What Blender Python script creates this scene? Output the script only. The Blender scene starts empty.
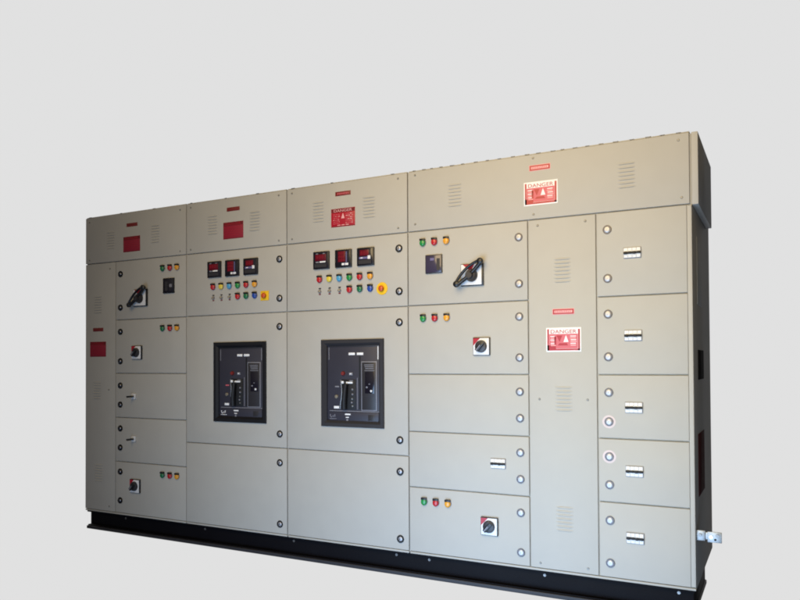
import bpy, bmesh, math, random
from mathutils import Vector, Matrix
random.seed(7)
S = bpy.context.scene
C = S.collection
PI = math.pi

# ------------------------------------------------------------------ materials
def mat(name, col, rough=0.5, metal=0.0, spec=0.5, coat=0.0, emit=None, es=0.0, bump=0.0, bscale=300.0, wave=0.0, mott=0.0):
    m = bpy.data.materials.new(name); m.use_nodes = True
    nt = m.node_tree; b = nt.nodes['Principled BSDF']
    b.inputs['Base Color'].default_value = (*col, 1); b.inputs['Roughness'].default_value = rough
    b.inputs['Metallic'].default_value = metal; b.inputs['Specular IOR Level'].default_value = spec
    b.inputs['Coat Weight'].default_value = coat; b.inputs['Coat Roughness'].default_value = 0.15
    if emit:
        b.inputs['Emission Color'].default_value = (*emit, 1); b.inputs['Emission Strength'].default_value = es
    geo = nt.nodes.new('ShaderNodeNewGeometry')
    if mott > 0:
        n = nt.nodes.new('ShaderNodeTexNoise'); n.inputs['Scale'].default_value = 9.0; n.inputs['Detail'].default_value = 5
        nt.links.new(geo.outputs['Position'], n.inputs['Vector'])
        mx = nt.nodes.new('ShaderNodeMix'); mx.data_type = 'RGBA'
        mx.inputs['A'].default_value = (*[c * (1 - mott) for c in col], 1)
        mx.inputs['B'].default_value = (col[0] * (1 + mott * .9), col[1] * (1 + mott), col[2] * (1 + mott * .8), 1)
        nt.links.new(n.outputs['Fac'], mx.inputs['Factor']); nt.links.new(mx.outputs['Result'], b.inputs['Base Color'])
        r = nt.nodes.new('ShaderNodeMapRange'); r.inputs['To Min'].default_value = rough - .06; r.inputs['To Max'].default_value = rough + .08
        nt.links.new(n.outputs['Fac'], r.inputs['Value']); nt.links.new(r.outputs['Result'], b.inputs['Roughness'])
    last = None
    if wave > 0:      # sheet metal is never quite flat
        n = nt.nodes.new('ShaderNodeTexNoise'); n.inputs['Scale'].default_value = 2.6; n.inputs['Detail'].default_value = 1
        nt.links.new(geo.outputs['Position'], n.inputs['Vector'])
        bp = nt.nodes.new('ShaderNodeBump'); bp.inputs['Strength'].default_value = 1.0; bp.inputs['Distance'].default_value = wave
        nt.links.new(n.outputs['Fac'], bp.inputs['Height']); last = bp
    if bump > 0:
        n = nt.nodes.new('ShaderNodeTexNoise'); n.inputs['Scale'].default_value = bscale; n.inputs['Detail'].default_value = 2
        nt.links.new(geo.outputs['Position'], n.inputs['Vector'])
        bp = nt.nodes.new('ShaderNodeBump'); bp.inputs['Strength'].default_value = 0.6; bp.inputs['Distance'].default_value = bump
        nt.links.new(n.outputs['Fac'], bp.inputs['Height'])
        if last: nt.links.new(last.outputs['Normal'], bp.inputs['Normal'])
        last = bp
    if last: nt.links.new(last.outputs['Normal'], b.inputs['Normal'])
    return m

M = dict(
    paint=mat('powder coat light grey', (.475, .455, .41), .56, spec=.22, bump=.00025, bscale=420, wave=.006, mott=.045),
    base=mat('black base paint', (.0042, .0036, .0052), .6, spec=.12, bump=.0008, bscale=120, mott=.2),
    lip=mat('lighter black flange', (.034, .032, .037), .5, spec=.3, bump=.0008, bscale=90, mott=.3),  # a lighter black than the channel
    black=mat('black plastic', (.012, .012, .014), .32),
    dark=mat('charcoal plastic', (.034, .032, .035), .38),
    face=mat('breaker face plastic', (.038, .037, .052), .42, mott=.08),
    groove=mat('deep slot', (.006, .006, .007), .6),
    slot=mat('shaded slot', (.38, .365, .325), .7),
    glass=mat('dark display glass', (.012, .010, .016), .12, coat=.6),
    vglass=mat('violet display glass', (.05, .04, .075), .14, coat=.8),
    grey=mat('mid grey plastic', (.22, .22, .25), .4),
    white=mat('white plastic', (.80, .80, .80), .4),
    label=mat('white printed label', (.86, .86, .86), .55),
    chrome=mat('chrome plating', (.86, .86, .88), .22, metal=1.0),
    zinc=mat('zinc plated steel', (.36, .35, .35), .42, metal=.8, mott=.35),
    washer=mat('pale pink nylon washer', (.66, .55, .53), .5),
    satin=mat('satin chrome', (.47, .46, .47), .45, metal=.6),
    screwm=mat('painted screw', (.30, .29, .26), .45, metal=.2),
    flankd=mat('matt black', (.016, .012, .012), .9, spec=.05),
    gunmetal=mat('gunmetal', (.30, .29, .30), .25, metal=1.0),
    ring=mat('dark nickel ring', (.16, .15, .16), .4, metal=.5),
    steel=mat('dull screw steel', (.24, .23, .22), .4, metal=.7),
    red=mat('red lens', (.50, .018, .022), .22, coat=.5),
    green=mat('green lens', (.018, .26, .055), .22, coat=.5),
    dgreen=mat('dark green lens', (.015, .16, .06), .22, coat=.5),
    amber=mat('amber lens', (.80, .36, .03), .22, coat=.5),
    yellow=mat('yellow lens', (.78, .60, .06), .22, coat=.5),
    cyan=mat('light blue lens', (.08, .36, .60), .22, coat=.5),
    blue=mat('blue lens', (.02, .07, .36), .22, coat=.5),
    estopy=mat('yellow legend plate', (.90, .55, .015), .4),
    orange=mat('orange red mushroom', (.62, .09, .012), .3, coat=.3),
    signred=mat('red sign enamel', (.42, .012, .028), .35, mott=.05),
    signdim=mat('shade dimmed red enamel', (.30, .014, .034), .45, mott=.06),  # same enamel as the red signs, dimmed for the shaded left cabinets
    signdark=mat('deep red enamel', (.17, .012, .016), .4),
    signmid=mat('faded red print', (.62, .12, .15), .45),
    pink=mat('pale red print', (.80, .42, .42), .5),
    brown=mat('maroon tag', (.20, .022, .02), .4),
    led=mat('red led display', (.10, .004, .012), .25, emit=(.9, .01, .03), es=.02),
    leddig=mat('red led digits', (.22, .008, .018), .3, emit=(1, .03, .06), es=.05),
    violet=mat('violet display strip', (.17, .15, .30), .3),
    maroon=mat('dull maroon reflection', (.085, .022, .024), .85, spec=.05),
    brass=mat('brass bolt', (.55, .48, .36), .35, metal=.8),
)

# ------------------------------------------------------------------ mesh builder
class MB:
    def __init__(s): s.bm = bmesh.new(); s.mats = []
    def mi(s, m):
        if m not in s.mats: s.mats.append(m)
        return s.mats.index(m)
    def _merge(s, t, m, smooth=False):
        i = s.mi(m)
        for f in t.faces: f.material_index = i; f.smooth = smooth
        me = bpy.data.meshes.new('t'); t.to_mesh(me); t.free()
        s.bm.from_mesh(me); bpy.data.meshes.remove(me)
    def box(s, x0, x1, y0, y1, z0, z1, m, bev=0.0, seg=2, rot=None, piv=None):
        t = bmesh.new(); bmesh.ops.create_cube(t, size=1)
        for v in t.verts:
            v.co = Vector(((x0 + x1) / 2 + v.co.x * (x1 - x0), (y0 + y1) / 2 + v.co.y * (y1 - y0), (z0 + z1) / 2 + v.co.z * (z1 - z0)))
        if bev > 0: bmesh.ops.bevel(t, geom=list(t.edges), offset=bev, segments=seg, profile=.5, affect='EDGES')
        if rot:       # rotation about the y axis through piv (x, z)
            bmesh.ops.rotate(t, cent=Vector((piv[0], 0, piv[1])), matrix=Matrix.Rotation(rot, 3, 'Y'), verts=t.verts)
        s._merge(t, m, False)
        return s
    def cyl(s, x, z, r, y0, y1, m, seg=28, bev=0.0, r2=None, smooth=True):
        # axis along y, from y0 (front) to y1 (back)
        t = bmesh.new(); r2 = r if r2 is None else r2
        prof = [(0, y0)]
        if bev > 0:
            for k in range(5):
                a = k / 4 * PI / 2; prof.append((r - bev + bev * math.sin(a), y0 + bev - bev * math.cos(a)))
        else: prof.append((r, y0))
        prof += [(r2, y1), (0, y1)]
        s._rev(t, prof, x, z, seg); s._merge(t, m, False)
        return s
    def _rev(s, t, prof, x, z, seg):
        rings = []
        for (r, y) in prof:
            if r == 0: rings.append([t.verts.new((x, y, z))])
            else: rings.append([t.verts.new((x + r * math.cos(2 * PI * k / seg), y, z + r * math.sin(2 * PI * k / seg))) for k in range(seg)])
        for a, b in zip(rings[:-1], rings[1:]):
            for k in range(seg):
                k2 = (k + 1) % seg
                if len(a) == 1 and len(b) == 1: continue
                if len(a) == 1: t.faces.new((a[0], b[k], b[k2]))
                elif len(b) == 1: t.faces.new((a[k], a[k2], b[0]))
                else: t.faces.new((a[k], b[k], b[k2], a[k2]))
        bmesh.ops.recalc_face_normals(t, faces=t.faces)
    def rev(s, prof, x, z, m, seg=28, smooth=True):
        t = bmesh.new(); s._rev(t, prof, x, z, seg); s._merge(t, m, smooth); return s
    def prism(s, pts, y0, y1, m, bev=0.0):
        # polygon in x,z between y0 (front) and y1 (back)
        t = bmesh.new()
        a = [t.verts.new((p[0], y0, p[1])) for p in pts]; b = [t.verts.new((p[0], y1, p[1])) for p in pts]
        t.faces.new(a); t.faces.new(b[::-1]); n = len(pts)
        for k in range(n): t.faces.new((a[k], b[k], b[(k + 1) % n], a[(k + 1) % n]))
        bmesh.ops.recalc_face_normals(t, faces=t.faces)
        if bev > 0: bmesh.ops.bevel(t, geom=list(t.edges), offset=bev, segments=2, profile=.5, affect='EDGES')
        s._merge(t, m); return s
    def tube(s, pts, r, m, seg=12, closed=False):
        t = bmesh.new(); P = [Vector(p) for p in pts]; n = len(P); rings = []
        for i, p in enumerate(P):
            if closed: d = P[(i + 1) % n] - P[i - 1]
            else: d = P[min(i + 1, n - 1)] - P[max(i - 1, 0)]
            d.normalize(); up = Vector((0, 1, 0)) if abs(d.y) < .9 else Vector((1, 0, 0))
            u = d.cross(up).normalized(); v = d.cross(u)
            rr = r[i] if isinstance(r, (list, tuple)) else r
            rings.append([t.verts.new(p + (u * math.cos(2 * PI * k / seg) + v * math.sin(2 * PI * k / seg)) * rr) for k in range(seg)])
        for i in range(n if closed else n - 1):
            a, b = rings[i], rings[(i + 1) % n]
            for k in range(seg): t.faces.new((a[k], a[(k + 1) % seg], b[(k + 1) % seg], b[k]))
        if not closed: t.faces.new(rings[0][::-1]); t.faces.new(rings[-1])
        bmesh.ops.recalc_face_normals(t, faces=t.faces)
        s._merge(t, m, True); return s
    def text(s, body, x, z, h, w, y, m):
        # raised lettering, h cap height, squeezed to width w, centred on x, resting at z
        cu = bpy.data.curves.new('t', 'FONT'); cu.body = body; cu.size = 1; cu.extrude = .01
        o = bpy.data.objects.new('t', cu); C.objects.link(o)
        me = o.to_mesh()
        xs = [v.co.x for v in me.vertices]; ys = [v.co.y for v in me.vertices]
        t = bmesh.new(); t.from_mesh(me); o.to_mesh_clear()
        x0, x1, y0, y1 = min(xs), max(xs), min(ys), max(ys)
        for v in t.verts:
            c = v.co.copy()
            v.co = Vector((x + ((c.x - x0) / (x1 - x0) - .5) * w, y - c.z * .05, z + (c.y - y0) / (y1 - y0) * h))
        bpy.data.objects.remove(o); bpy.data.curves.remove(cu)
        s._merge(t, m); return s
    def mesh(s, name):
        me = bpy.data.meshes.new(name); s.bm.to_mesh(me); s.bm.free()
        for m in s.mats: me.materials.append(M[m])
        return me

WL = {}
def wloc(o): return WL[o.name]
def put(name, mb, parent, loc, label=None):
    me = mb if isinstance(mb, bpy.types.Mesh) else mb.mesh(name)
    o = bpy.data.objects.new(name, me); C.objects.link(o)
    loc = Vector(loc); WL[o.name] = loc.copy()
    if parent is not None: o.parent = parent; o.location = loc - wloc(parent)
    else: o.location = loc
    if label: o['label'] = label
    return o
def thing(name, loc, label, cat, group=None):
    o = bpy.data.objects.new(name, None); C.objects.link(o); o.location = loc; WL[o.name] = Vector(loc)
    o.empty_display_size = .2; o['label'] = label; o['category'] = cat
    if group: o['group'] = group
    return o

# ------------------------------------------------------------------ small fittings (meshes are shared)
def lock_mesh(washer=False, kind='bright'):
    b = MB()
    if kind != 'bright':      # darker locks of the left three cabinets: broad black bezel round a smaller insert
        b.rev([(.0228, 0), (.0228, -.004), (.0210, -.0068), (.0160, -.0068), (.0145, -.003), (.0140, 0)], 0, 0, 'black', 32, False)
        if kind == 'dark': b.rev([(0, -.0100), (.006, -.0096), (.0105, -.0080), (.0130, -.0050), (.0138, 0)], 0, 0, 'gunmetal', 32)
        else: b.rev([(0, -.0085), (.007, -.0083), (.0115, -.0075), (.0135, -.0055), (.0138, 0)], .0012, .0008, 'satin', 32)
        b.box(-.0012, .0012, -.0108, -.0075, -.0060, .0060, 'black', rot=.5, piv=(0, 0))
        return b.mesh('lock')
    if washer: b.cyl(0, 0, .033, -.0015, 0, 'washer', 32)
    b.rev([(.0222, 0), (.0222, -.004), (.0207, -.0062), (.0178, -.0062), (.0170, -.003), (.0168, 0)], 0, 0, 'ring', 32, False)
    b.rev([(0, -.0088), (.008, -.0086), (.0130, -.0080), (.0158, -.0064), (.0164, 0)], 0, 0, 'satin', 32)
    b.box(-.0008, .0008, -.0093, -.0078, -.0045, .0045, 'grey', rot=.5, piv=(0, 0))
    return b.mesh('lock')
LOCK, LOCKW, LOCKD, LOCKM = lock_mesh(), lock_mesh(True), lock_mesh(kind='dark'), lock_mesh(kind='mid')
def screw_mesh():
    b = MB(); b.rev([(0, -.0042), (.0040, -.0038), (.0062, -.0012), (.0066, 0)], 0, 0, 'screwm', 16)
    b.box(-.005, .005, -.0045, -.0036, -.0008, .0008, 'steel', rot=.7, piv=(0, 0)); return b.mesh('screw')
SCREW = screw_mesh()
def louvre_mesh(w=.092, rows=7, pitch=.0195):
    b = MB(); h = rows * pitch
    for k in range(rows):
        z = h / 2 - pitch * (k + .5)
        t = bmesh.new(); n = 9; sec = [(0, .0055), (-.0018, .0042), (-.0034, .0014), (-.0040, -.0026), (-.0032, -.0034), (0, -.0036)]
        rings = []
        for i in range(n):
            u = -1 + 2 * i / (n - 1); f = max(.06, 1 - abs(u) ** 5)
            rings.append([t.verts.new((u * w / 2, q[0] * f, z + q[1] * (.55 + .45 * f))) for q in sec])
        for a, c in zip(rings[:-1], rings[1:]):
            for j in range(len(sec) - 1): t.faces.new((a[j], a[j + 1], c[j + 1], c[j]))
        bmesh.ops.recalc_face_normals(t, faces=t.faces)
        b._merge(t, 'paint', True)
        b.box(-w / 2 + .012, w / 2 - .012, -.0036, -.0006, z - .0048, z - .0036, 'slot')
    return b.mesh('louvre_vent')
LOUV = louvre_mesh()
def lamp_mesh(col, hood=True, r=.0180):
    b = MB()
    b.cyl(0, -.004, r + .0025, -.004, 0, 'grey', 24)
    t = bmesh.new(); b._rev(t, [(0, -.018), (r * .55, -.0172), (r * .88, -.0145), (r, -.0105), (r, -.004)], 0, 0, 24)
    for v in t.verts: v.co.z = v.co.z * 1.12 - .0055
    b._merge(t, col, True)
    if hood: b.box(-r + .002, r - .002, -.0165, -.001, .0060, .0185, 'black', .0015)
    return b.mesh('indicator_lamp')
LAMPS = {}
def lamp(parent, x, z, col, name='indicator_lamp', hood=True, tone=None):
    k = (col, hood, name)
    if k not in LAMPS: LAMPS[k] = lamp_mesh(col, hood)
    sh = WORDS.get(col, col)
    return put(name, LAMPS[k], parent, (x, 0, z), '%s %s' % (sh, 'push button' if name == 'push_button' else 'indicator lamp'))
WORDS = {'cyan': 'light blue', 'dgreen': 'dark green'}
def lock(parent, x, z, w=False): put('lock', LOCKW if w else (LOCKD if x < 1 else LOCKM if x < 2.74 else LOCK), parent, (x, 0, z), 'cam lock ringed by a pale pinkish washer' if w else None)
def screw(parent, x, z): put('screw', SCREW, parent, (x, 0, z))
def louvre(parent, x, z): put('louvre_vent', LOUV, parent, (x, 0, z))

def small_switch_mesh(tilt=.75):
    # square black base, white face plate with a red corner, round knob with a pointer bar
    b = MB()
    b.box(-.049, .049, -.013, 0, -.049, .049, 'black', .002)
    b.box(-.046, .045, -.0150, -.0128, -.046, .045, 'white', .001)
    b.prism([(-.046, .045), (-.006, .045), (-.046, .004)], -.0158, -.0149, 'signred')
    b.rev([(.034, -.0148), (.034, -.018), (.031, -.028), (.027, -.030), (0, -.030)], 0, 0, 'dark', 32, False)
    b.box(-.0105, .0105, -.046, -.029, -.031, .031, 'black', .004, rot=tilt, piv=(0, 0))
    b.box(-.0030, .0030, -.0475, -.0455, -.029, .008, 'grey', 0, rot=tilt, piv=(0, 0))
    return b.mesh('rotary_switch')
SSW = small_switch_mesh(.72)
def big_switch_mesh():
    # square plate with a long open loop handle set diagonally
    b = MB()
    b.box(-.066, .066, -.015, 0, -.061, .061, 'black', .002)
    b.box(-.063, .058, -.0172, -.0148, -.056, .058, 'white', .001)
    b.prism([(-.052, .058), (.018, .058), (.000, .026), (-.020, .030)], -.0182, -.0171, 'signred')
    b.rev([(.036, -.017), (.034, -.030), (.027, -.040), (0, -.040)], 0, -.004, 'dark', 32, False)
    # loop: two arms from grip end to grip end, standing proud of the hub
    A = Vector((-.080, -.044, -.050)); B = Vector((.060, -.044, .068)); d = (B - A); nrm = Vector((-d.z, 0, d.x)).normalized()
    up, dn = [], []
    for i in range(13):
        u = i / 12; p = A + d * u; w = math.sin(PI * u) ** .8
        up.append(p + nrm * (.006 + .020 * w) + Vector((0, .004 * w, 0))); dn.append(p - nrm * (.006 + .006 * w) + Vector((0, .006 * w, 0)))
    b.tube(up, .0080, 'black', 10); b.tube(dn, .0110, 'black', 10)
    for p in (A, B): b.rev([(0, -.056), (.011, -.055), (.0175, -.050), (.0185, -.040), (.015, -.030), (0, -.031)], p.x, p.z, 'black', 20)
    b.rev([(.018, -.056), (.016, -.060), (0, -.060), ], 0, -.006, 'dark', 20, False)
    b.cyl(0, -.006, .016, -.058, -.036, 'dark', 20)
    return b.mesh('rotary_handle')
BSW = big_switch_mesh()
def mcb_mesh():
    b = MB()
    b.box(-.043, .043, -.003, 0, -.0275, .0275, 'grey', .001)
    for k in range(4):
        x = -.0405 + .02025 * k
        b.box(x + .0004, x + .0198, -.0100, -.002, -.0245, .0245, 'white', .0012)
        b.box(x + .0035, x + .0168, -.0185, -.0095, -.0078 + (.0015 if k % 2 else 0), .0060, 'groove', .0015)
    b.box(-.0415, .0415, -.0135, -.0098, -.0062, .0052, 'groove')
    return b.mesh('miniature_breaker')
MCB = mcb_mesh()
def lever_mesh():
    b = MB()
    b.box(-.018, .021, -.010, 0, -.020, .020, 'white', .002)
    b.box(-.006, .010, -.068, -.009, -.0075, .0055, 'black', .003)
    return b.mesh('toggle_lever')
LEV = lever_mesh()

def danger_mesh(style):
    b = MB(); w, h = .171, .112
    if style == 'pale':
        b.box(-w / 2 - .006, w / 2 + .006, -.0016, 0, -h / 2 - .007, h / 2 + .007, 'label', .0006)
        y = -.0021
        for x0, x1, z0, z1 in ((-w / 2, -w / 2 + .009, -h / 2, h / 2), (w / 2 - .010, w / 2, -h / 2, h / 2 - .002), (-w / 2, w / 2, -h / 2, -h / 2 + .009), (-w / 2, -.040, -h / 2 + .009, -h / 2 + .028)):
            b.box(x0, x1, y, -.0014, z0, z1, 'signred')
        b.box(-w / 2 + .010, w / 2 - .011, -.0019, -.0014, -h / 2 + .010, h / 2 - .026, 'signmid')
        b.text('DANGER', 0, h / 2 - .023, .019, .135, -.0024, 'signred')
        b.prism([(-.036, .022), (-.006, .022), (-.021, -.012)], -.0026, -.0018, 'signred')
        b.prism([(.000, -.012), (.026, -.012), (.013, .024)], -.0026, -.0018, 'label')
        b.prism([(-.030, -.030), (.024, -.030), (.018, -.018), (-.022, -.018)], -.0026, -.0018, 'signred')
        b.prism([(-.048, .018), (-.038, .018), (-.038, -.026), (-.048, -.026)], -.0024, -.0018, 'signred')
        random.seed(3)
        for k in range(6):
            z = .018 - k * .0095
            for x0, x1 in ((-.070, -.040), (.034, .070)):
                a = x0 + random.random() * .004; c = x1 - random.random() * .008
                b.box(a, c, -.0024, -.0017, z - .0022, z + .0022, 'pink' if k % 2 else 'label')
    else:
        b.box(-w / 2, w / 2, -.0016, 0, -h / 2, h / 2, 'signred' if style == 'clear' else 'signdim', .0006)
        b.box(-w / 2 + .002, w / 2 - .002, -.0021, -.0014, h / 2 - .024, h / 2 - .002, 'signdark')
        tm = 'pink' if style == 'clear' else 'signred'
        b.text('DANGER', 0, h / 2 - .0215, .016, .13, -.0024, tm)
        b.box(-w / 2 + .002, w / 2 - .002, -.0019, -.0014, -h / 2 + .002, -h / 2 + .006, 'signdark')
        if style == 'clear':
            b.prism([(-.012, -.006), (.012, -.006), (.002, .024), (-.002, .024)], -.0024, -.0014, 'pink')
            random.seed(5)
            for k in range(6):
                z = .020 - k * .0110
                for x0, x1 in ((-.070, -.022), (.020, .070)):
                    x = x0
                    while x < x1:
                        l = .005 + random.random() * .012
                        b.box(x, min(x + l, x1), -.0023, -.0014, z - .0018, z + .0018, 'pink' if random.random() < .45 else 'signmid')
                        x += l + .004
            for x in (-.03, .0, .03): b.box(x - .010, x + .012, -.0023, -.0014, -.048, -.044, 'pink')
        else:
            random.seed(6)
            for k in range(4):
                x = -.070
                while x < .066:
                    l = .006 + random.random() * .014; b.box(x, min(x + l, .072), -.0021, -.0014, .016 - k * .016, .0185 - k * .016, 'signred'); x += l + .006
    return b.mesh('danger_plate')
DP = {k: danger_mesh(k) for k in ('pale', 'clear', 'dull')}
def tag_mesh(style):
    b = MB(); w, h = .110, .026
    if style == 'pale':
        b.box(-w / 2 - .003, w / 2 + .003, -.0016, 0, -h / 2 - .003, h / 2 + .003, 'pink', .0006)
        b.box(-w / 2, w / 2, -.0021, -.0014, -h / 2, h / 2, 'signred')
        b.box(-w / 2 + .008, w / 2 - .008, -.0025, -.0018, -h / 2 + .007, h / 2 - .007, 'pink')
        random.seed(9)
        for k in range(9): b.box(-.042 + k * .0095, -.0375 + k * .0095, -.0028, -.0022, -.004, .003 + random.random() * .002, 'signmid')
    else:
        b.box(-w / 2, w / 2, -.0018, 0, -h / 2, h / 2, 'brown', .0006)
        if style == 'clear':
            for k in range(8): b.box(-.040 + k * .0105, -.034 + k * .0105, -.0023, -.0016, -.005, .005, 'signmid')
    return b.mesh('name_plate')
TP = {k: tag_mesh(k) for k in ('pale', 'clear', 'dull')}
DL = {'pale': 'white bordered danger plate with red print', 'clear': 'red danger plate with pale print', 'dull': 'plain looking dark red danger plate'}
def danger(p, x, z, style): put('danger_plate', DP[style], p, (x, 0, z), DL[style])
def nameplate(p, x, z, style): put('name_plate', TP[style], p, (x, 0, z), None if style != 'pale' else 'name plate with red rim and pale middle')

def meter_mesh(kind):
    b = MB(); w, h = .116, .108
    b.box(-w / 2, w / 2, -.014, 0, -h / 2, h / 2, 'black', .003)
    b.box(-w / 2 + .006, w / 2 - .006, -.0155, -.0135, -h / 2 + .006, h / 2 - .006, 'glass', .001)
    y0, y1 = -.0172, -.0153
    def digits(x, z, n, dw, dh):
        for k in range(n):
            X = x + k * dw * 1.45; t = dw * .2
            for (a, c, e, g) in ((0, dw, dh - t, dh), (0, dw, dh / 2 - t / 2, dh / 2 + t / 2), (0, dw, 0, t), (0, t, 0, dh), (dw - t, dw, 0, dh)):
                b.box(X + a, X + c, y0 - .0008, y0, z + e, z + g, 'leddig')
    if kind == 0:
        b.box(-.040, .040, y0, y1, -.004, .036, 'led', .0005)
        digits(-.030, .010, 3, .013, .020)
        b.box(-.036, -.012, y0, y1, -.016, -.008, 'grey'); b.box(-.006, .036, y0, y1, -.015, -.007, 'label')
        b.box(-.034, -.018, y0 - .0004, y1, .037, .042, 'grey'); b.box(.016, .032, y0 - .0004, y1, .037, .042, 'grey')
        b.box(-.044, .044, y0, y1, -.044, -.022, 'dark')
    elif kind == 1:
        b.box(-.034, .020, y0, y1, -.022, .044, 'led', .0005)
        for k in range(3): digits(-.027, .024 - .021 * k, 3, .010, .015)
        b.box(.024, .030, y0, y1, -.030, .040, 'violet')
        b.box(-.006, .040, y0, y1, -.042, -.029, 'label'); b.box(.012, .018, y0 - .0005, y1, -.043, -.028, 'violet')
    else:
        b.box(-.036, .028, y0, y1, .004, .040, 'led', .0005)
        digits(-.028, .012, 3, .013, .019)
        b.box(-.040, .026, y0, y1, -.014, -.002, 'violet'); b.box(.020, .038, y0 - .0005, y1, -.016, .004, 'label')
        b.box(-.030, -.014, y0 - .0006, y1, -.010, -.005, 'label')
        b.box(-.044, .044, y0, y1, -.044, -.020, 'dark')
    return b.mesh('panel_meter')
METERS = [meter_mesh(k) for k in range(3)]
def window_meter_mesh(violet):
    b = MB()
    b.box(-.052, .052, -.010, 0, -.053, .053, 'black' if not violet else 'dark', .002)
    b.box(-.047, .047, -.0115, -.0095, -.048, .048, 'vglass' if violet else 'glass', .001)
    if violet:
        b.box(-.020, .004, -.0122, -.011, .020, .034, 'violet'); b.box(.020, .040, -.0122, -.011, -.036, .030, 'dark')
    else:
        b.box(.012, .036, -.0122, -.011, -.012, .010, 'grey'); b.box(-.030, -.004, -.0122, -.011, -.036, .030, 'dark')
        for k in range(3): b.box(.010, .034, -.0122, -.011, -.036 + k * .008, -.032 + k * .008, 'dark')
    return b.mesh('display_unit')

# ------------------------------------------------------------------ sheet metal
def panel(x0, x1, z0, z1, hole=None, g=.0031):
    # a folded sheet: front at y 0, edge radius, optional rectangular cut-out; local origin lower left
    b = MB(); X0, X1, Z0, Z1 = g, (x1 - x0) - g, g, (z1 - z0) - g
    if not hole:
        b.box(X0, X1, 0, .018, Z0, Z1, 'paint', .0028, 3)
    else:
        t = bmesh.new(); hx0, hx1, hz0, hz1 = hole[0] - x0, hole[1] - x0, hole[2] - z0, hole[3] - z0
        def ring(o, a, c, e, f, y): return [t.verts.new((p[0], y, p[1])) for p in ((a, e), (c, e), (c, f), (a, f))]
        r = .0028
        L = [ring(0, X0, X1, Z0, Z1, .018), ring(0, X0, X1, Z0, Z1, r), ring(0, X0 + r * .3, X1 - r * .3, Z0 + r * .3, Z1 - r * .3, r * .3),
             ring(0, X0 + r, X1 - r, Z0 + r, Z1 - r, 0), ring(0, hx0, hx1, hz0, hz1, 0), ring(0, hx0, hx1, hz0, hz1, .018)]
        for a, c in zip(L[:-1], L[1:]):
            for k in range(4): t.faces.new((a[k], a[(k + 1) % 4], c[(k + 1) % 4], c[k]))
        bmesh.ops.recalc_face_normals(t, faces=t.faces)
        # make sure the front looks towards -y
        b._merge(t, 'paint')
    return b
jit = random.Random(21)
def door(parent, x0, x1, z0, z1, hole=None, name='door'):
    return put(name, panel(x0, x1, z0, z1, hole), parent, (x0, jit.uniform(-.0008, .0008), z0))

def carcass(parent, x0, x1, right_post=False):
    b = MB(); w = x1 - x0
    b.box(.0008, w - .0008, .0140, .90, 0, 2.196, 'paint', .003)
    b.box(.005, w - .003, .0010, .0200, 0, .0110, 'paint', .002)          # sill under the doors
    return put('carcass', b, parent, (x0, 0, .1))

X = [0, 1.0213, 1.8769, 2.7399, 4.2708]
TOP, TZ = 2.297, 1.947           # top of the lineup, bottom of the top covers
ZB = .1115                        # bottom of the doors

# ================================================================== cabinet 1: leftmost, dim
c1 = thing('feeder_cabinet', (X[0], 0, .1), 'leftmost and dimmest light grey cabinet with five small doors beside a narrow louvred strip', 'switchgear cabinet', 'steel cabinets bolted side by side on the black plinth')
carcass(c1, X[0], X[1])
t = door(c1, 0, X[1], TZ, TOP, name='top_cover')
nameplate(t, .495, 2.204, 'dull'); danger(t, .492, 2.064, 'dull')
louvre(t, .275, 2.110); louvre(t, .728, 2.118)
for x, z in ((.965, 2.262), (.965, 1.975), (.045, 2.262), (.045, 1.975)): screw(t, x, z)
t = door(c1, 0, .3256, ZB, TZ, name='strip_cover')
nameplate(t, .141, 1.452, 'dull'); danger(t, .140, 1.306, 'dull')
louvre(t, .137, 1.640); louvre(t, .130, 1.000); louvre(t, .150, .388)
for x, z in ((.266, 1.899), (.257, 1.006), (.262, .150)): screw(t, x, z)
zs = [TZ, 1.517, 1.127, .806, .486, ZB]
D = [door(c1, .3256, X[1], zs[i + 1], zs[i]) for i in range(5)]
for d, (a, c) in zip(D, ((1.852, 1.607), (1.430, 1.215), (1.038, .899), (.726, .587), (.412, .204))):
    lock(d, .378, a); lock(d, .378, c)
for d, z in ((D[0], 1.870), (D[1], 1.448), (D[4], .421)):
    for x, col in ((.803, 'dgreen'), (.873, 'red'), (.940, 'amber')): lamp(d, x, z, col)
put('display_unit', window_meter_mesh(False), D[0], (.862, 0, 1.741))
put('rotary_handle', BSW, D[0], (.590, 0, 1.668))
put('rotary_switch', SSW, D[1], (.553, 0, 1.277)); put('rotary_switch', SSW, D[4], (.537, 0, .320))
put('toggle_lever', LEV, D[2], (.518, 0, .962)); put('toggle_lever', LEV, D[3], (.518, 0, .656))

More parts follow.
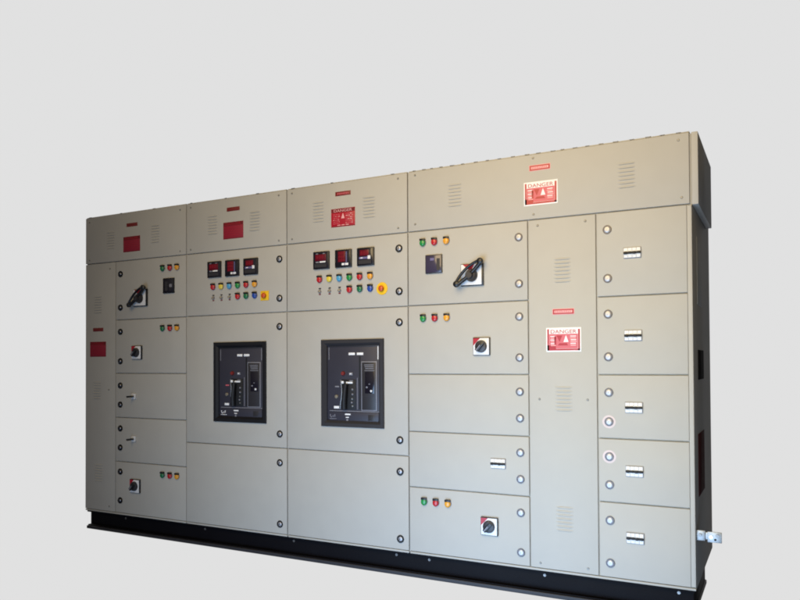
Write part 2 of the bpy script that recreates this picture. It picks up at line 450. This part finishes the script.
# ================================================================== cabinets 2 and 3: air circuit breakers
def breaker(parent, x0, bright):
    # black framed breaker seen through the cut-out of the door; x0 is its left edge
    w, z0, z1 = .440, .808, 1.336
    br = put('circuit_breaker', MB(), parent, (x0, 0, z0), 'black air circuit breaker set in the cut-out of its door')
    bm = br.data
    b = MB()   # body: the face plate sits back inside the frame
    b.box(.030, w - .030, .010, .30, .026, z1 - z0 - .026, 'face', .002)
    bm2 = b.mesh('circuit_breaker'); br.data = bm2; bpy.data.meshes.remove(bm)
    f = MB()   # frame: chamfered surround
    H = z1 - z0
    t = bmesh.new()
    def ring(i, y): return [t.verts.new((p[0], y, p[1])) for p in ((i, i), (w - i, i), (w - i, H - i), (i, H - i))]
    L = [ring(0, .004), ring(0, -.010), ring(.003, -.013), ring(.022, -.013), ring(.036, .000), ring(.036, .012)]
    for a, c in zip(L[:-1], L[1:]):
        for k in range(4): t.faces.new((a[k], a[(k + 1) % 4], c[(k + 1) % 4], c[k]))
    bmesh.ops.recalc_face_normals(t, faces=t.faces); f._merge(t, 'dark' if bright else 'black')
    put('frame', f, br, (x0, 0, z0))
    P = lambda u, v: (x0 + .0386 + (u - 65) * .001223, 1.303 - (v - 85) * .001076)
    def bx(mb, u0, u1, v0, v1, y0, m, bev=0.0):
        a = P(u0, v1); c = P(u1, v0); mb.box(a[0] - x0, c[0] - x0, y0, .0101, a[1] - z0, c[1] - z0, m, bev)
    g = MB(); bx(g, 188, 224, 129, 143, .0075, 'label', .0008); bx(g, 235, 272, 129, 143, .0075, 'label', .0008); put('white_label', g, br, (x0, 0, z0))
    g = MB()   # moulded slots and ribs, plus pale corner strips painted as highlights
    bx(g, 247, 256, 150, 446, .0085, 'groove'); bx(g, 236, 239, 270, 446, .008, 'grey'); bx(g, 74, 360, 88, 96, .007, 'dark', .001)
    bx(g, 71, 74, 98, 168, .0070, 'grey'); bx(g, 353, 357, 95, 168, .0070, 'grey' if not bright else 'label')
    put('rib_and_highlight', g, br, (x0, 0, z0))
    g = MB()   # trip unit
    bx(g, 262, 350, 178, 452, .003, 'grey', .0012); bx(g, 267, 345, 184, 447, .0015, 'dark', .0008)
    bx(g, 284, 336, 236, 356, .0005, 'glass', .0006)
    for v in (196, 206, 216): bx(g, 280 + (v % 7), 334 - (v % 5), v, v + 4, .0007, 'grey')
    bx(g, 282, 338, 228, 231, .0007, 'grey'); bx(g, 272, 340, 370, 372, .0007, 'face'); bx(g, 290, 300, 318, 326, -.0002, 'grey'); bx(g, 305, 313, 302, 306, -.0002, 'grey')
    a = P(321, 342); g.cyl(a[0] - x0, a[1] - z0, .0065, -.005, .001, 'label', 16)
    tu = put('trip_unit', g, br, (x0, 0, z0))
    g = MB()   # charging handle in its well
    bx(g, 148, 228, 280, 448, .0062, 'groove', .001)
    a, c = P(166, 445), P(205, 300)
    g.tube([(a[0] - x0, .000, a[1] - z0), (a[0] - x0 + .003, -.006, a[1] - z0 + .05), (a[0] - x0 + .010, -.010, a[1] - z0 + .10), (a[0] - x0 + .016, -.008, c[1] - z0 - .004)], [.017, .016, .014, .011], 'groove', 14)
    bx(g, 150, 162, 288, 302, -.002, 'label', .001); bx(g, 176, 214, 292, 302, -.002, 'label', .001); bx(g, 195, 216, 284, 289, .000, 'grey')
    put('charging_handle', g, br, (x0, 0, z0))
    g = MB()   # curved bright guide left of the handle
    pts = [P(u, v) for u, v in ((142, 284), (146, 320), (148, 350), (144, 390), (139, 420), (137, 446))]
    pts = pts[:4] if not bright else pts
    g.tube([(q[0] - x0, .007, q[1] - z0) for q in pts], .0022, 'zinc', 8); put('guide_wire', g, br, (x0, 0, z0))
    g = MB(); a = P(156, 246); g.rev([(0, -.004), (.010, -.003), (.0135, .004), (.0135, .0101)], a[0] - x0, a[1] - z0, 'brown', 20)
    put('red_button', g, br, (x0, 0, z0))
    g = MB(); bx(g, 192, 212, 240, 256, .003, 'grey', .001); bx(g, 196, 206, 245, 250, .002, 'label'); put('counter_window', g, br, (x0, 0, z0))
    g = MB(); a = P(116, 377); g.rev([(0, .001), (.0095, .002), (.0120, .005), (.0120, .0101)], a[0] - x0, a[1] - z0, 'brass', 20)
    put('yellow_button', g, br, (x0, 0, z0))
    g = MB(); bx(g, 108, 132, 316, 324, .006, 'grey' if bright else 'signmid', .0008); put('position_flag', g, br, (x0, 0, z0)); g = MB(); bx(g, 101, 131, 430, 444, .0070, 'label', .0008); put('position_flag', g, br, (x0, 0, z0))
    g = MB()
    for v in (335, 362, 388, 408, 428):
        q = P(207 + (v % 3) * 2, v); g.rev([(0, .001), (.005, .002), (.0065, .006), (.0065, .0101)], q[0] - x0, q[1] - z0, 'grey' if v not in (388, 428) else 'zinc', 14)
    put('indicator_pin', g, br, (x0, 0, z0))
    g = MB(); bx(g, 78, 358, 462, 512, .004, 'face', .0015); bx(g, 76, 360, 455, 459, .006, 'grey'); bx(g, 300, 336, 474, 506, .003, 'dark', .001)
    bx(g, 168, 200, 471, 479, .0030, 'label'); bx(g, 172, 190, 489, 494, .0030, 'label'); bx(g, 176, 186, 499, 512, .0030, 'grey')
    for u0, u1, v0, v1 in ((80, 84, 476, 488), (84, 90, 488, 494), (96, 100, 482, 492), (78, 118, 500, 503), (106, 110, 476, 490)): bx(g, u0, u1, v0, v1, .0030, 'grey' if bright else 'label')
    put('lower_plate', g, br, (x0, 0, z0))

def selector_mesh():
    b = MB()
    b.cyl(0, -.006, .011, -.004, 0, 'grey', 18)
    b.cyl(0, -.006, .007, -.016, -.003, 'brass', 14, .002); b.box(-.008, .008, -.003, 0, .009, .017, 'dark', .0006)
    b.box(-.007, .007, -.003, 0, -.026, -.019, 'brown', .0006)
    return b.mesh('key_switch')
SEL = selector_mesh()
def estop_mesh(square):
    b = MB()
    if square: b.box(-.033, .033, -.004, 0, -.031, .031, 'estopy', .001)
    else: b.cyl(0, 0, .037, -.004, 0, 'estopy', 40, .001)
    b.cyl(0, 0, .012, -.014, -.003, 'orange', 24)
    b.rev([(0, -.025), (.008, -.0245), (.0140, -.0225), (.0175, -.018), (.0175, -.015), (.013, -.012), (0, -.012)], 0, 0, 'orange', 28)
    return b.mesh('emergency_stop')

def breaker_cabinet(i, label, style, square):
    x0, x1 = X[i], X[i + 1]
    c = thing('breaker_cabinet', (x0, 0, .1), label, 'switchgear cabinet', 'steel cabinets bolted side by side on the black plinth')
    carcass(c, x0, x1)
    t = door(c, x0, x1, TZ, TOP, name='top_cover')
    o = x0 - X[1]
    m = (x0 + x1) / 2 - .009
    nameplate(t, m, 2.219 if i == 1 else 2.224, style if style == 'clear' else 'dull'); danger(t, m, 2.078, style)
    louvre(t, m - .180, 2.130); louvre(t, m + .182, 2.122)
    for x in (x0 + .042, x1 - .062):
        for z in (1.977, 2.267): screw(t, x, z)
    d = door(c, x0, x1, 1.519, TZ)
    xm = (1.282, 1.436, 1.592) if i == 1 else (2.145, 2.305, 2.461)
    for k in range(3): put('panel_meter', METERS[k], d, (xm[k], 0, 1.826))
    xr = [1.268 + .0708 * k for k in range(6)] if i == 1 else [2.129 + .0722 * k for k in range(6)]
    for x, col, hood in zip(xr, ('red', 'yellow', 'cyan', 'green', 'red', 'amber'), (1, 1, 1, 1, 1, 1)): lamp(d, x, 1.714, col)
    for x in xr[:3]: put('key_switch', SEL, d, (x, 0, 1.640))
    for x, col in zip(xr[3:], ('red', 'dgreen', 'blue')): lamp(d, x, 1.641, col, 'push_button')
    put('emergency_stop', estop_mesh(square), d, (1.702 if i == 1 else 2.569, 0, 1.630), 'emergency stop on a square yellow plate' if square else 'emergency stop on a round yellow disc')
    lx = x1 - .057
    lock(d, lx, 1.858); lock(d, lx, 1.608)
    bx0 = 1.275 if i == 1 else 2.141
    d2 = door(c, x0, x1, .656, 1.519, (bx0 + .006, bx0 + .434, .814, 1.330))
    lock(d2, lx, 1.428); lock(d2, lx, .745)
    breaker(c, bx0, i == 2)
    d3 = door(c, x0, x1, ZB, .656)
    lock(d3, lx, .563); lock(d3, lx, .175)
    return c
c2 = breaker_cabinet(1, 'second cabinet from the left, with a black framed breaker and a square yellow stop plate', 'dull', True)
c3 = breaker_cabinet(2, 'middle cabinet with a charcoal framed breaker and a round yellow emergency stop disc', 'clear', False)

# ================================================================== cabinet 4: wide distribution cabinet
c4 = thing('distribution_cabinet', (X[3], 0, .1), 'widest cabinet, at the right end, one long top cover over three columns of doors', 'switchgear cabinet', 'steel cabinets bolted side by side on the black plinth')
XR = X[4]
b = MB(); w = XR - X[3]
b.box(.0008, w, .0140, .90, 0, 2.192, 'paint', .004)
b.box(.005, w - .001, .0000, .0200, 0, .0110, 'paint', .002)
b.box(w - .0225, w - .0002, .0000, .0200, .0155, TZ - .1 - .004, 'paint', .004, 3)
b.box(-.0005 + w, w + .002, .20, .42, 1.38, 1.72, 'paint', .001)       # slightly raised blank on the flank
put('carcass', b, c4, (X[3], 0, .1))
t = door(c4, X[3], XR - .006, TZ, TOP, name='top_cover')
nameplate(t, 3.526, 2.221, 'pale'); danger(t, 3.530, 2.085, 'pale')
louvre(t, 3.038, 2.130); louvre(t, 3.970, 2.124)
for x, z in ((2.789, 2.272), (2.789, 1.989), (3.49, 2.275), (4.214, 2.262), (4.226, 1.982), (3.49, 1.975)): screw(t, x, z)
# flank cover of the cable chamber, its folded front edge facing forward
b = MB(); b.box(0, .030, 0, .72, 0, .350, 'paint', .003); put('side_cover', b, c4, (XR + .0005, .002, 1.944))
C1, C2 = 3.4575, 3.8165
zl = [TZ, 1.5205, 1.127, .799, .4815, ZB]
D = [door(c4, X[3], C1, zl[i + 1], zl[i]) for i in range(5)]
for d, a, c in zip(D, (1.861, 1.436, 1.035, .711, .392), (1.612, 1.217, .894, .570, .182)): lock(d, 3.407, a); lock(d, 3.407, c)
for d, z in ((D[0], 1.882), (D[1], 1.450), (D[4], .409)):
    for x, col in ((2.838, 'green'), (2.911, 'red'), (2.985, 'amber')): lamp(d, x, z, col)
put('display_unit', window_meter_mesh(True), D[0], (2.908, 0, 1.751))
put('rotary_handle', BSW, D[0], (3.142, 0, 1.675))
put('rotary_switch', SSW, D[1], (3.194, 0, 1.280)); put('rotary_switch', SSW, D[4], (3.232, 0, .304))
put('miniature_breaker', MCB, D[3], (3.283, 0, .646))
s = door(c4, C1, C2, ZB, TZ, name='strip_cover')
nameplate(s, 3.645, 1.454, 'pale'); danger(s, 3.645, 1.308, 'pale')
louvre(s, 3.641, 1.670); louvre(s, 3.642, 1.002); louvre(s, 3.642, .382)
for x, z in ((3.511, 1.914), (3.762, 1.914), (3.514, .998), (3.766, .999), (3.512, .140), (3.760, .142)): screw(s, x, z)
zr = [TZ, 1.5205, 1.127, .807, .4885, ZB]
E = [door(c4, C2, XR - .020, zr[i + 1], zr[i]) for i in range(5)]
for k, (d, a, c) in enumerate(zip(E, (1.859, 1.432, 1.038, .716, .397), (1.612, 1.217, .891, .575, .184))):
    lock(d, 3.872, a, k == 3); lock(d, 3.872, c, k == 2)
for d, z in zip(E, (1.733, 1.322, .965, .650, .321)): put('miniature_breaker', MCB, d, (3.994, 0, z))
# flank reflections imitated by a maroon strip and a black patch
b = MB(); b.box(0, .0025, 0, .30, 0, .31, 'maroon', .0006); put('flank_reflection', b, c4, (XR + .0003, .16, .52), 'dull maroon strip painted as a reflection on the dark flank')
b = MB(); b.box(0, .004, 0, .26, 0, .15, 'flankd', .001); put('flank_dark_reflection', b, c4, (XR + .0001, .20, 1.10), 'black patch painted as a reflection on the dark flank')
# earthing terminal reaching out past the flank
b = MB()
b.box(0, .040, 0, .008, 0, .048, 'zinc', .0015); b.box(.050, .112, -.002, .006, -.004, .046, 'zinc', .0015); b.box(.030, .060, .0085, .0135, .006, .040, 'zinc', .001)
for x, z in ((.018, .026), (.066, .022), (.094, .030)): b.cyl(x, z, .0085, -.010, .001, 'steel' if x != .066 else 'chrome', 6)
b.cyl(.084, .010, .0055, -.0030, 0, 'groove', 12)
put('earth_terminal', b, c4, (XR, .022, .338), 'shiny zinc earthing link bolted to the flank')

# folded hem clips along the front edge of the roofs
def roof(parent, x0, x1, step, n0):
    b = MB(); b.box(.004, x1 - x0 - .008, .010, .86, 0, .0050, 'paint', .001); rf = put('roof', b, parent, (x0, 0, TOP - .0005))
    rr = random.Random(n0); x = .03
    while x < x1 - x0 - .05:
        l = .016 + rr.random() * .012; b = MB(); b.box(0, l, .0055, .030, .0040, .0060 + rr.random() * .0014, 'steel', .001); put('hem_clip', b, rf, (x0 + x, 0, TOP - .0015)); x += step * (.8 + .5 * rr.random())
for cc, i, st in ((c1, 0, .33), (c2, 1, .26), (c3, 2, .36), (c4, 3, .062)): roof(cc, X[i], X[i + 1], st, i)

# ================================================================== plinth
pl = thing('base_plinth', (0, 0, -.032), 'long black steel channel plinth under all four cabinets', 'plinth')
b = MB()
b.box(.026, 4.256, .032, .60, .012, .1315, 'base', .002)
b.box(.018, 4.264, .006, .62, .1205, .1317, 'base', .0015)
put('channel', b, pl, (0, 0, -.032))
b = MB(); b.box(.030, 4.262, -.010, .62, 0, .0225, 'lip', .004); b.box(.030, 4.262, .002, .031, .0228, .0290, 'base', .002); put('bottom_flange', b, pl, (0, 0, -.032))
bb = MB(); bb.cyl(0, 0, .0048, -.005, 0, 'steel', 6); bb.cyl(0, 0, .0075, -.002, .001, 'steel', 18); BOLT = bb.mesh('bolt')
for x, z in ((.40, .070), (1.164, .071), (1.904, .071), (2.64, .072), (2.852, .068), (3.525, .070), (4.189, .073)): put('bolt', BOLT, pl, (x, .0315, z))

# ------------------------------------------------------------------ shading: round things smooth, sheet metal crisp
for me in bpy.data.meshes:
    if me.users and len(me.polygons):
        me.set_sharp_from_angle(angle=math.radians(38))
        for p in me.polygons: p.use_smooth = True

# ------------------------------------------------------------------ light
w = bpy.data.worlds.new('World'); S.world = w; w.use_nodes = True
nt = w.node_tree; bg = nt.nodes['Background']
tc = nt.nodes.new('ShaderNodeTexCoord')
def math_(op, a, b=None, clamp=False):
    n = nt.nodes.new('ShaderNodeMath'); n.operation = op; n.use_clamp = clamp
    for i, v in enumerate((a, b)):
        if v is None: continue
        if isinstance(v, (int, float)): n.inputs[i].default_value = v
        else: nt.links.new(v, n.inputs[i])
    return n.outputs[0]
def dot(v):
    n = nt.nodes.new('ShaderNodeVectorMath'); n.operation = 'DOT_PRODUCT'
    nt.links.new(tc.outputs['Generated'], n.inputs[0]); n.inputs[1].default_value = v; return n.outputs['Value']
def sstep(v, a, b):
    n = nt.nodes.new('ShaderNodeMapRange'); n.interpolation_type = 'SMOOTHSTEP'
    n.inputs['From Min'].default_value = a; n.inputs['From Max'].default_value = b; nt.links.new(v, n.inputs['Value']); return n.outputs['Result']
# plain pale grey studio background behind the lineup
back = math_('MULTIPLY', sstep(dot((0, 1, 0)), -.04, .0), sstep(dot((-math.cos(math.radians(12)), math.sin(math.radians(12)), 0)), -.06, .06))
lobe = math_('POWER', math_('MAXIMUM', dot(Vector((.12, -1, .02)).normalized()), 0.0), 3.5)
mixz = nt.nodes.new('ShaderNodeMix'); mixz.data_type = 'RGBA'
nt.links.new(sstep(dot((0, 0, 1)), -.20, .20), mixz.inputs['Factor'])
mixz.inputs['A'].default_value = (.24, .28, .5, 1); mixz.inputs['B'].default_value = (1.15, 1.1, 1.0, 1)
LOBE, AMB = 0.31, 0.024
sc = nt.nodes.new('ShaderNodeVectorMath'); sc.operation = 'SCALE'; nt.links.new(mixz.outputs['Result'], sc.inputs[0])
nt.links.new(math_('ADD', math_('MULTIPLY', lobe, LOBE), AMB), sc.inputs['Scale'])
mx = nt.nodes.new('ShaderNodeMix'); mx.data_type = 'RGBA'
nt.links.new(back, mx.inputs['Factor']); nt.links.new(sc.outputs[0], mx.inputs['A']); mx.inputs['B'].default_value = (.752, .752, .752, 1)
nt.links.new(mx.outputs['Result'], bg.inputs['Color']); bg.inputs['Strength'].default_value = 1

def area(name, loc, aim, size, power, col):
    l = bpy.data.lights.new(name, 'AREA'); l.shape = 'RECTANGLE'; l.size, l.size_y = size; l.energy = power; l.color = col
    o = bpy.data.objects.new(name, l); C.objects.link(o); o.location = loc
    o.rotation_euler = (Vector(aim) - Vector(loc)).to_track_quat('-Z', 'Y').to_euler(); return o
def spot(name, loc, aim, power, col, size, blend, rad):
    l = bpy.data.lights.new(name, 'SPOT'); l.energy = power; l.color = col; l.spot_size = math.radians(size); l.spot_blend = blend; l.shadow_soft_size = rad
    o = bpy.data.objects.new(name, l); C.objects.link(o); o.location = loc
    o.rotation_euler = (Vector(aim) - Vector(loc)).to_track_quat('-Z', 'Y').to_euler(); return o
spot('warm_lamp', (3.3, -3.5, 3.3), (3.45, 0, 1.9), 745, (1.0, .75, .385), 85, .80, 1.9)
spot('middle_fill', (4.0, -3.4, 1.0), (3.95, 0, .92), 62, (1.0, .88, .32), 42, 1.0, .5)  # added fill for the bright patch on the right columns
spot('cool_fill', (3.2, -3.2, -.5), (3.4, 0, .2), 880, (.442, .668, 1.0), 83, .75, 1.9)  # added fill standing in for cool light off the unseen floor

# ------------------------------------------------------------------ camera
f, yaw, pit, rol = 721.4857, math.radians(27.885), math.radians(.97890), math.radians(-.29437)
fw = Vector((-math.sin(yaw) * math.cos(pit), math.cos(yaw) * math.cos(pit), math.sin(pit)))
r = Vector((math.cos(yaw), math.sin(yaw), 0)); u = r.cross(fw)
r2 = math.cos(rol) * r + math.sin(rol) * u; u2 = -math.sin(rol) * r + math.cos(rol) * u
cam = bpy.data.cameras.new('camera'); co = bpy.data.objects.new('camera', cam); C.objects.link(co)
mw = Matrix((r2, u2, -fw)).transposed().to_4x4(); mw.translation = Vector((4.6434, -3.7, 1.1905)); co.matrix_world = mw
cam.sensor_width = 36; cam.lens = f / 800 * 36; cam.shift_y = (350.864 - 300) / 800; cam.clip_end = 200; cam.clip_start = .05
S.camera = co
S.render.resolution_x = 1024; S.render.resolution_y = 768
S.view_settings.view_transform = 'Standard'; S.view_settings.look = 'None'
S.cycles.filter_width = 1.9
S.view_settings.exposure = 0; S.view_settings.gamma = 1
